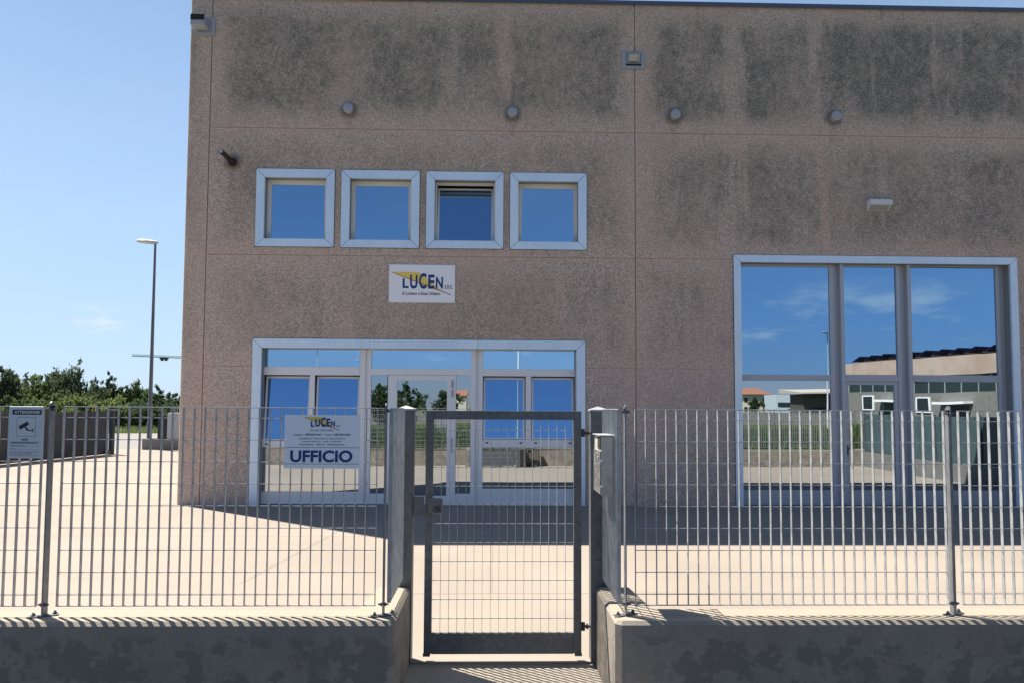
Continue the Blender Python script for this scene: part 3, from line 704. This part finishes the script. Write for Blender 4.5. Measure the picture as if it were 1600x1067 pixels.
for k in range(9): mb.tube([(-15.75, 6.1, .47+k*.14), (-15.75, 21.8, .47+k*.14)], .004, 4)
mb.build('mesh_panel', galvb, lf)
for k in range(9): MB().box(-15.78, -15.72, 6.1+k*1.95, 6.15+k*1.95, .421, 1.62).build('post', galv, lf)
mb = MB(); mb.box(-14.35, -5.0, 32.0, 32.28, -.34, .45)
tag(mb.build('entrance_wall', wallc2), 'low concrete wall beyond the yard entrance, beside the street lamp', 'wall')
cb = empty('intercom_pillar', (-13.1, 32.1, .45), 'pale grey entry panel cabinet with a small red label on the far low wall', 'cabinet')
mb = MB(); mb.rbox(-13.36, -12.55, 32.02, 32.26, .452, 1.50, .01); mb.build('body', lampgrey, cb)
mb = MB(); mb.box(-13.22, -12.98, 32.005, 32.018, .50, 1.44); mb.build('door', grey_pl, cb)
mb = MB(); mb.box(-12.88, -12.76, 32.008, 32.018, .96, 1.10); mb.build('label_plate', mat('red_label', (.55, .08, .06), .5), cb)
sp = empty('steel_gate_pillar', (-13.55, 32.1, .45), 'dark steel gate pillar on the far low wall next to the cabinet', 'pillar')
mb = MB(); mb.box(-13.75, -13.45, 32.03, 32.25, .452, 1.42); mb.build('column', gate_paint, sp); mb = MB(); mb.box(-13.77, -13.43, 32.01, 32.27, 1.421, 1.44); mb.build('cap', galv, sp)
ef = empty('entrance_fence', (-10, 32.14, .45), 'steel bar fence on the far low wall behind the cabinet', 'fence')
mb = MB(); xx = -13.35
while xx < -5.4: mb.box(xx, xx+.012, 32.28, 32.30, .47, 1.72); xx += .09
for z in (.5, 1.1, 1.70): mb.box(-13.35, -5.4, 32.301, 32.315, z, z+.03)
mb.build('mesh_panel', galvb, ef)

def street_lamp(x, y, h, ang, label, arm=.9):
    o = empty('street_lamp', (x, y, 0), label, 'street lamp', 'street lamps on tall tapered poles')
    mb = MB(); mb.tube([(x, y, -.3), (x, y, 1.1), (x, y, 1.12), (x, y, h)], [.10, .10, .085, .045], 14); mb.build('pole', lampgrey if y < 0 else galv, o, smooth=True)
    mb = MB(); u = Vector((math.cos(ang), math.sin(ang), 0)); n = Vector((-u.y, u.x, 0)); c = Vector((x, y, h))
    T = Matrix(((u.x, n.x, 0, c.x), (u.y, n.y, 0, c.y), (0, 0, 1, c.z), (0, 0, 0, 1)))
    t = bmesh.new(); rings = []
    for s, w, a_, b_ in ((-.10, .05, -.06, .05), (.05, .09, -.08, .09), (.35, .17, -.06, .13), (.65, .16, -.02, .13), (.78, .06, .02, .09)):
        rings.append([t.verts.new((s, w*math.cos(q), (a_+b_)/2+(b_-a_)/2*math.sin(q))) for q in [2*math.pi*k/12 for k in range(12)]])
    for r0, r1 in zip(rings, rings[1:]):
        for k in range(12): t.faces.new((r0[k], r0[(k+1) % 12], r1[(k+1) % 12], r1[k]))
    t.faces.new(rings[0][::-1]); t.faces.new(rings[-1]); mb.merge(t, T); mb.build('lamp_head', lampgrey, o, smooth=True)
    return o
street_lamp(-14.22, 32.35, 8.62, R(180), 'tall grey street lamp standing left of the building beyond the yard')
# crane far beyond the trees
cr = empty('tower_crane', (-95, 330, 0), 'pale green tower crane far beyond the trees, only its jib showing left of the building', 'crane')
crm = mat('crane_paint', (.30, .42, .36), .6)
def lattice(mb, p, q, w, n, r=.10):
    p, q = Vector(p), Vector(q); d = (q-p).normalized(); s = d.cross(Vector((0, 0, 1)))
    if s.length < .1: s = Vector((1, 0, 0))
    s.normalize(); t = s.cross(d)
    C3 = [s*w/2, -s*w/2, t*w*.9]
    for c in C3: mb.tube([p+c, q+c], r, 4)
    for i in range(n):
        a = p+(q-p)*i/n; b = p+(q-p)*(i+1)/n; m_ = (a+b)/2
        for c0, c1 in ((C3[0], C3[2]), (C3[1], C3[2]), (C3[0], C3[1])): mb.tube([a+c0, m_+c1], r*.6, 4); mb.tube([m_+c1, b+c0], r*.6, 4)
jz = 20.2; mx_, my_ = -92.0, 318.0
mb = MB(); lattice(mb, (mx_, my_, 0), (mx_, my_, jz+3), 1.6, 14, .12); mb.build('mast', crm, cr)
mb = MB(); lattice(mb, (-139.5, 300, 21.1), (mx_, my_, 20.3), .8, 40, .13); lattice(mb, (mx_, my_, 20.3), (mx_+14, my_+5.5, 20.0), 1.0, 10, .1); mb.build('jib', crm, cr)
mb = MB(); mb.tube([(mx_, my_, jz+7), (-118, 309, 20.7)], .05, 4); mb.tube([(mx_, my_, jz+7), (mx_+13, my_+5, 20.2)], .05, 4); mb.tube([(mx_, my_, jz), (mx_, my_, jz+7)], .3, 6); mb.build('tie_rods', crm, cr)
mb = MB(); mb.box(-130.3, -127.6, 303.3, 305.3, 20.2, 20.9); mb.box(-130, -129.4, 303.6, 305, 19.6, 20.19); mb.box(-128.5, -127.9, 303.6, 305, 19.6, 20.19); mb.build('trolley', seal_m, cr)

# ------------------------------------------------------------------ trees and bushes
def leafmat(name, a, b):
    def fn(nt, bs):
        c = coords(nt); n = noise(nt, c, .9, 3, .6); n2 = noise(nt, c, 7, 2, .6)
        cc = mixc(nt, n.step(.3, .7), a, b); cc = mixc(nt, n2.step(.35, .65)*.4, cc, tuple(v*1.5 for v in b)); setc(nt, bs, cc)
        tr = nt.nodes.new('ShaderNodeBsdfTranslucent'); nt.links.new(cc.s, tr.inputs[0])
        mx = nt.nodes.new('ShaderNodeMixShader'); mx.inputs[0].default_value = .5
        out = nt.nodes['Material Output']; nt.links.new(bs.outputs[0], mx.inputs[1]); nt.links.new(tr.outputs[0], mx.inputs[2]); nt.links.new(mx.outputs[0], out.inputs[0])
    return mat(name, rough=.7, fn=fn, spec=.2)
leaf_dark = leafmat('dark_foliage', (.040, .066, .030), (.066, .10, .044))
leaf_mid = leafmat('mid_foliage', (.068, .102, .042), (.104, .146, .06))
leaf_light = leafmat('light_foliage', (.11, .155, .052), (.165, .21, .078))
leaf_grey = leafmat('grey_foliage', (.055, .078, .05), (.085, .11, .065))
bark = mat('bark', (.09, .07, .055), .9)
def foliage(mb, blobs, n, size, spiky=0., rnd=random):
    tot = sum(b[3]*b[4]*b[5] for b in blobs) ** 1.0
    for (cx, cy, cz, rx, ry, rz) in blobs:
        k = int(n*rx*ry*rz/tot)
        ncl = max(5, k//26)
        for _ in range(ncl):
            v = Vector((rnd.gauss(0, 1), rnd.gauss(0, 1), rnd.gauss(0, 1))).normalized()
            rr = rnd.random()**.38*rnd.uniform(.82, 1.12)
            c = Vector((cx+v.x*rx*rr, cy+v.y*ry*rr, cz+v.z*rz*rr)); cs = rnd.uniform(.16, .36)*min(rx, rz)+.10
            ax = Vector((v.x*.6, v.y*.6, abs(v.z)+.5+spiky)).normalized()
            for __ in range(26):
                o_ = Vector((rnd.gauss(0, 1), rnd.gauss(0, 1), rnd.gauss(0, 1)))*cs*.55
                if spiky: o_ = o_*.5 + ax*rnd.uniform(0, cs*2.6*spiky)
                p = c+o_; s = size*rnd.uniform(.6, 1.35)
                a = Vector((rnd.gauss(0, 1), rnd.gauss(0, 1), rnd.gauss(0, 1))).normalized()
                if spiky: a = (ax+a*.5).normalized()
                b = a.cross(Vector((rnd.gauss(0, 1), rnd.gauss(0, 1), rnd.gauss(0, 1)))).normalized()
                mb.bm.faces.new([mb.bm.verts.new(q) for q in (p-a*s, p-b*s*.42, p+a*s, p+b*s*.42)])
def tree(name, x, y, h, w, label, m, n=2600, size=.16, spiky=0., base=.15, cat='tree', group=None, seed=0, trunk=True, cone=False):
    rnd = random.Random(seed*13+5); o = empty(name, (x, y, -.3), label, cat, group)
    blobs = []; lo = h*base; nb = 9
    for k in range(nb):
        t = k/(nb-1); zz = lo+(h-lo)*(.14+.76*t)
        prof = (1-t)**.8*.9+.12 if cone else math.sin(math.pi*(.16+.74*t))
        a = rnd.uniform(0, 6.28); rad = w/2*prof*(.45 if not cone else .15)
        r = w/2*prof*rnd.uniform(.62, .9)+.2
        blobs.append((x+math.cos(a)*rad, y+math.sin(a)*rad, zz, r, r, (h-lo)*.21*rnd.uniform(.8, 1.2)))
    mb = MB(); foliage(mb, blobs, n, size, spiky, rnd); mb.build('crown', m, o, recalc=False)
    if trunk:
        mb = MB(); top = lo+(h-lo)*.6
        mb.tube([(x, y, -.36), (x+rnd.uniform(-.1, .1), y, lo), (x+rnd.uniform(-.2, .2), y, top)], [.035*h*.5+.04, .03*h*.5+.03, .03], 8)
        for b in blobs[1:8]:
            z0 = lo*.7+(b[2]-lo)*.4; mb.tube([(x, y, z0), ((x+b[0])/2+.1, (y+b[1])/2, (z0+b[2])/2), (b[0], b[1], b[2])], [.055, .04, .018], 6)
        mb.build('trunk', bark, o)
    return o
def pxx(px, Y):  # column of the photograph -> X at distance Y
    d = rt*((px-800)/1200) + fw; return d.x/d.y*Y
GT = 'trees and shrubs beyond the side road, left of the building'
T_ = [('tree', -2, 62, 4.65, 3.6, 'tall dark tree at the left edge of the picture, behind the camera sign', leaf_dark, .35, 0),
      ('tree', 26, 64, 4.45, 3.8, 'grey green feathery tree standing above the surveillance sign', leaf_grey, .6, 0),
      ('tree', 58, 63, 4.05, 3.0, 'dark bushy tree just right of the surveillance sign', leaf_mid, .2, 0),
      ('tree', 84, 66, 4.30, 1.7, 'narrow dark upright tree beside the wind-swept one', leaf_dark, .5, 0),
      ('tree', 117, 64, 4.75, 3.0, 'wind-swept tree with spiky ragged crown standing above its neighbours', leaf_grey, .9, 0),
      ('tree', 152, 66, 3.75, 2.0, 'small rounded grey green tree left of the pointed one', leaf_grey, .3, 0),
      ('tree', 173, 65, 4.20, 2.2, 'pointed conical tree left of the street lamp', leaf_grey, .2, 1),
      ('tree', 196, 66, 3.35, 2.2, 'rounded dark green tree just left of the lamp pole', leaf_dark, .2, 0),
      ('tree', 216, 68, 3.50, 1.8, 'sparse twiggy tree right behind the lamp pole', leaf_mid, .7, 0),
      ('tree', 243, 64, 3.10, 2.8, 'dark dense tree right of the lamp pole', leaf_dark, .1, 0),
      ('tree', 274, 62, 2.75, 2.6, 'dark dense tree touching the building corner', leaf_dark, .1, 0),
      ('bush', 20, 56, 2.30, 3.2, 'dark green bush low behind the camera sign', leaf_mid, .1, 0),
      ('bush', 95, 57, 2.80, 4.2, 'broad mid green bush above the sliding gate', leaf_mid, .1, 0),
      ('bush', 66, 54, 1.90, 2.6, 'pale green bush just above the sliding gate by the fence post', leaf_light, .3, 0),
      ('bush', 132, 55, 2.40, 3.0, 'bright green leafy bush above the beacon', leaf_light, .3, 0),
      ('bush', 160, 58, 2.70, 2.8, 'mid green bush behind the beacon', leaf_mid, .1, 0),
      ('bush', 186, 55, 2.30, 2.4, 'bright yellow green bush left of the lamp pole', leaf_light, .5, 0),
      ('bush', 206, 57, 2.00, 2.4, 'dark bush at the foot of the trees behind the lamp pole', leaf_dark, .0, 0),
      ('bush', 232, 56, 1.90, 2.6, 'dark bush behind the far gate pillar', leaf_dark, .0, 0),
      ('bush', 262, 56, 1.90, 3.0, 'dark bush behind the pale entry cabinet', leaf_dark, .0, 0),
      ('bush', 112, 53, 1.50, 2.8, 'light green shrub peeping over the middle of the sliding gate', leaf_light, .3, 0)]
for i, (nm, px, Y, h, w, lab, m, spk, cone) in enumerate(T_):
    tree(nm, pxx(px, Y), Y, h, w, lab, m, n=5200 if nm == 'tree' else 4600, size=.125 if nm == 'tree' else .115, spiky=spk, base=.12 if nm == 'tree' else .0, cat=nm, group=GT, seed=i, trunk=True, cone=bool(cone))
mb = MB(); rnd = random.Random(3)
foliage(mb, [(-46+i*3.1, 70+rnd.uniform(-1, 1), .9, 2.4, 1.5, 1.5+rnd.uniform(-.3, .3)) for i in range(14)], 9000, .17, 0, rnd)
tag(mb.build('hedge', leaf_dark, recalc=False), 'long dark hedge closing the view behind the trees', 'hedge')
# rough grass at the road edge
def blades(name, x0, x1, y0, y1, n, h, m, label, z=-.36, w=.03, sd=1):
    rnd = random.Random(sd); mb = MB()
    for _ in range(n):
        x = rnd.uniform(x0, x1); y = rnd.uniform(y0, y1); hh = h*rnd.uniform(.5, 1.2); a = rnd.uniform(0, 6.28); dx, dy = math.cos(a)*w, math.sin(a)*w
        lx, ly = rnd.gauss(0, .25)*hh, rnd.gauss(0, .25)*hh
        mb.bm.faces.new([mb.bm.verts.new(p) for p in ((x-dx, y-dy, z), (x+dx, y+dy, z), (x+lx, y+ly, z+hh))])
    return tag(mb.build(name, m, recalc=False), label, 'grass', kind='stuff')
blades('verge_grass', -32, -17, 51.5, 55, 9000, .75, leaf_light, 'rough light green grass along the far edge of the side road', w=.05)
blades('meadow_grass', -30, 45, -34, -8, 26000, .9, leaf_mid, 'tall green meadow grass across the road, seen mirrored in the glass', w=.06, sd=4)

# ------------------------------------------------------------------ across the road (seen mirrored in the windows)
lawnw = tag(MB().box(-90, 70, -80.3, -80, -.4, 1.35).build('distant_wall', wallc2), 'long grey wall at the far side of the meadow opposite, mirrored in the glass', 'wall')
street_lamp(1.4, -12.5, 9.0, R(90), 'street lamp directly across the road, mirrored as the tall pole in the entrance glass')
street_lamp(-21.8, -67, 9.3, R(150), 'far street lamp mirrored in the left part of the entrance transom')
street_lamp(-19.4, -84, 8.8, R(150), 'farther street lamp mirrored near the door in the left transom')
street_lamp(33.5, -47, 9.2, R(150), 'thin street lamp mirrored in the left pane of the shopfront')
cream_w = mat('cream_render', (.66, .62, .45), .9); rooft = mat('red_roof_tiles', (.28, .12, .08), .9); whitew = mat('pale_blue_render', (.50, .56, .62), .8)
salmon = mat('salmon_panels', rough=.9, fn=lambda nt, b: setc(nt, b, mixc(nt, noise(nt, coords(nt), .35, 3, .5).step(.35, .65), (.66, .34, .22), (.78, .44, .31))))
winm = mat('dark_window_glass', (.02, .03, .035), .15); greygl = mat('grey_green_glazing', (.025, .04, .042), .15)
v = empty('villa', (86, -222, 0), 'small cream villa with red hipped roof, mirrored in the left pane of the shopfront', 'house')
mb = MB(); mb.box(82, 92, -232, -222, -.4, 7.0); mb.build('wall', cream_w, v)
mb = MB(); c = [mb.bm.verts.new(p) for p in ((81, -233, 7.001), (93, -233, 7.001), (93, -221, 7.001), (81, -221, 7.001), (85, -227, 9.2), (89, -227, 9.2))]
for f_ in ((0, 1, 5, 4), (2, 3, 4, 5), (1, 2, 5), (3, 0, 4), (3, 2, 1, 0)): mb.bm.faces.new([c[i] for i in f_])
mb.build('roof', rooft, v)
for xx in (83.2, 86.2, 89.6):
    for z in (1.2, 4.4): MB().box(xx, xx+1.1, -221.99, -221.9, z, z+1.5).build('window', winm, v)
v = empty('pale_office_block', (92, -202, 0), 'pale blue flat roofed office block, mirrored beside the villa', 'building')
MB().box(86.5, 97, -212, -202, -.4, 6.6).build('wall', whitew, v); MB().box(87, 96.5, -201.99, -201.9, 2.8, 4.2).build('window', winm, v); MB().box(90, 92.5, -201.99, -201.9, .2, 2.2).build('window', winm, v)
v = empty('dark_house', (86, -171, 0), 'dark timber clad house with wide flat eaves, mirrored right of the pale office block', 'house')
MB().box(82, 94, -180, -171, -.4, 6.2).build('wall', mat('dark_cladding', (.10, .08, .075), .8), v)
mb = MB(); mb.prism([(-184, 6.6), (-168, 6.201), (-168, 6.5), (-184, 7.7)], 80.5, 97, Matrix(((0, 0, 1, 0), (1, 0, 0, 0), (0, 1, 0, 0), (0, 0, 0, 1)))); mb.build('roof', mat('pale_eaves', (.5, .44, .38), .8), v)
MB().box(84, 88, -170.99, -170.9, .5, 2.6).build('window', winm, v)
v = empty('industrial_building', (55, -65, 0), 'long industrial hall with salmon fascia and solar panels, mirrored in the shopfront', 'building')
def ip(t): return Vector((51.3+(57.5-51.3)*t, -82+30*t, 0))
dI = (ip(1)-ip(0)).normalized(); nI = Vector((-dI.y, dI.x, 0))   # towards the meadow
def ib(t0, t1, z0, z1, out0, out1):
    a, b = ip(t0), ip(t1); mb = MB()
    mb.prism([((a+nI*out0).x, (a+nI*out0).y), ((b+nI*out0).x, (b+nI*out0).y), ((b+nI*out1).x, (b+nI*out1).y), ((a+nI*out1).x, (a+nI*out1).y)], z0, z1); return mb
ib(0, 2.2, -.4, 4.1, -25, 0).build('wall', wallc2, v); ib(0, 2.2, 6.201, 8.4, -25.1, .15).build('fascia', salmon, v); gl = ib(0.01, 2.19, 4.101, 6.2, -24.9, -.3).build('glazed_band', greygl, v)
for k in range(26): ib(.01+k*.083, .0125+k*.083, 4.101, 6.2, -.299, -.2).build('glazing_bar', lampgrey, gl)
for t in (.12, .45, .86, 1.3):
    w_ = ib(t, t+.075, 1.6, 3.6, .01, .16); w_ = w_.build('window', white_m, v); ib(t+.008, t+.067, 1.75, 3.45, .161, .17).build('pane', winm, w_)
for t in (.24, .58, 1.0): ib(t, t+.16, 2.7, 3.0, .05, 1.4).build('canopy', white_m, v); ib(t+.02, t+.14, .2, 2.5, .01, .05).build('doorway', winm, v)
pvm = mat('solar_cells', (.012, .02, .05), .15, .2)
for k in range(22):
    a = ip(.03+k*.085); T = Matrix(((dI.x, nI.x, 0, a.x), (dI.y, nI.y, 0, a.y), (0, 0, 1, 8.42), (0, 0, 0, 1))) @ Matrix.Rotation(R(-22), 4, 'Y')
    MB().box(0, 1.9, -14, -.6, .25, .33, T).build('solar_panel', pvm, v)
bf = empty('side_boundary_fence', (11.6, 8, 0), 'blue green windscreen fence along the right side of the yard, mirrored in the shopfront', 'fence')
MB().box(11.5, 11.75, 4.78, 12.6, -.34, .45).build('base_wall', wallc2, bf)
MB().box(11.6, 11.62, 4.8, 12.55, .47, 1.62).build('screen', mat('blue_green_screen', rough=.7, fn=lambda nt, b: setc(nt, b, mixc(nt, noise(nt, coords(nt, (1, 1, .3)), 5, 5, .7).step(.3, .7), (.045, .08, .085), (.08, .13, .14)))), bf)
for k in range(5): MB().box(11.57, 11.595, 4.85+k*1.9, 4.91+k*1.9, .451, 1.66).build('post', galv, bf)
MT = 'trees standing across the meadow, mirrored in the entrance glass'
for i, (x, y, h, w, lab) in enumerate(((-12.5, -82, 4.9, 6.0, 'large dark tree mirrored in the upper left of the entrance door glass'), (-7.2, -86, 4.2, 4.6, 'rounded tree mirrored at the right of the entrance door glass'), (-16.2, -80, 5.0, 3.6, 'dark tree mirrored in the narrow pane left of the door'), (-19.6, -84, 3.4, 3, 'low tree mirrored beside the sashes'),)):
    tree('tree', x, y, h, w, lab, leaf_dark, n=1600, size=.28, group=MT, seed=50+i)
for i, (x, y, h, w, lab) in enumerate(((84, -214, 5.2, 4, 'tree in front of the mirrored villa, at its left'), (88.6, -214, 6.0, 6, 'tree in front of the mirrored villa, at its right'), (90, -165, 4.4, 6, 'bushy tree in front of the mirrored dark house'))):
    tree('tree', x, y, h, w, lab, leaf_dark, n=1400, size=.4, group='trees standing in front of the mirrored houses', seed=70+i)
rr = random.Random(11)
HW = [(.62, .56, .46), (.50, .36, .28), (.66, .62, .55)]
for k, (x, lab) in enumerate(((-9, 'leftmost tiny red roofed house of the mirrored far town'), (-3.5, 'second tiny house of the mirrored far town, next to the trees'), (4, 'middle tiny house of the mirrored far town'), (11, 'fourth tiny house of the mirrored far town'), (19, 'rightmost tiny house of the mirrored far town'))):
    h_ = empty('town_house', (x*2, -250, 0), lab, 'house', 'far town houses mirrored in the door side pane'); w_ = rr.uniform(7, 10); hh = rr.uniform(4.5, 6.5); x2 = x*2
    MB().box(x2, x2+w_, -258, -250, -.4, hh).build('wall', mat('render_%s' % ('cream', 'ochre', 'white')[k % 3], HW[k % 3], .9), h_)
    mb = MB(); mb.prism([(-258.5, hh+.001), (-249.5, hh+.001), (-254, hh+2.0)], x2-.4, x2+w_+.4, Matrix(((0, 0, 1, 0), (1, 0, 0, 0), (0, 1, 0, 0), (0, 0, 0, 1)))); mb.build('roof', rooft, h_)
    for q in (1.2, 4.2): MB().box(x2+q, x2+q+1.1, -249.99, -249.9, 1.2, 2.8).build('window', winm, h_)
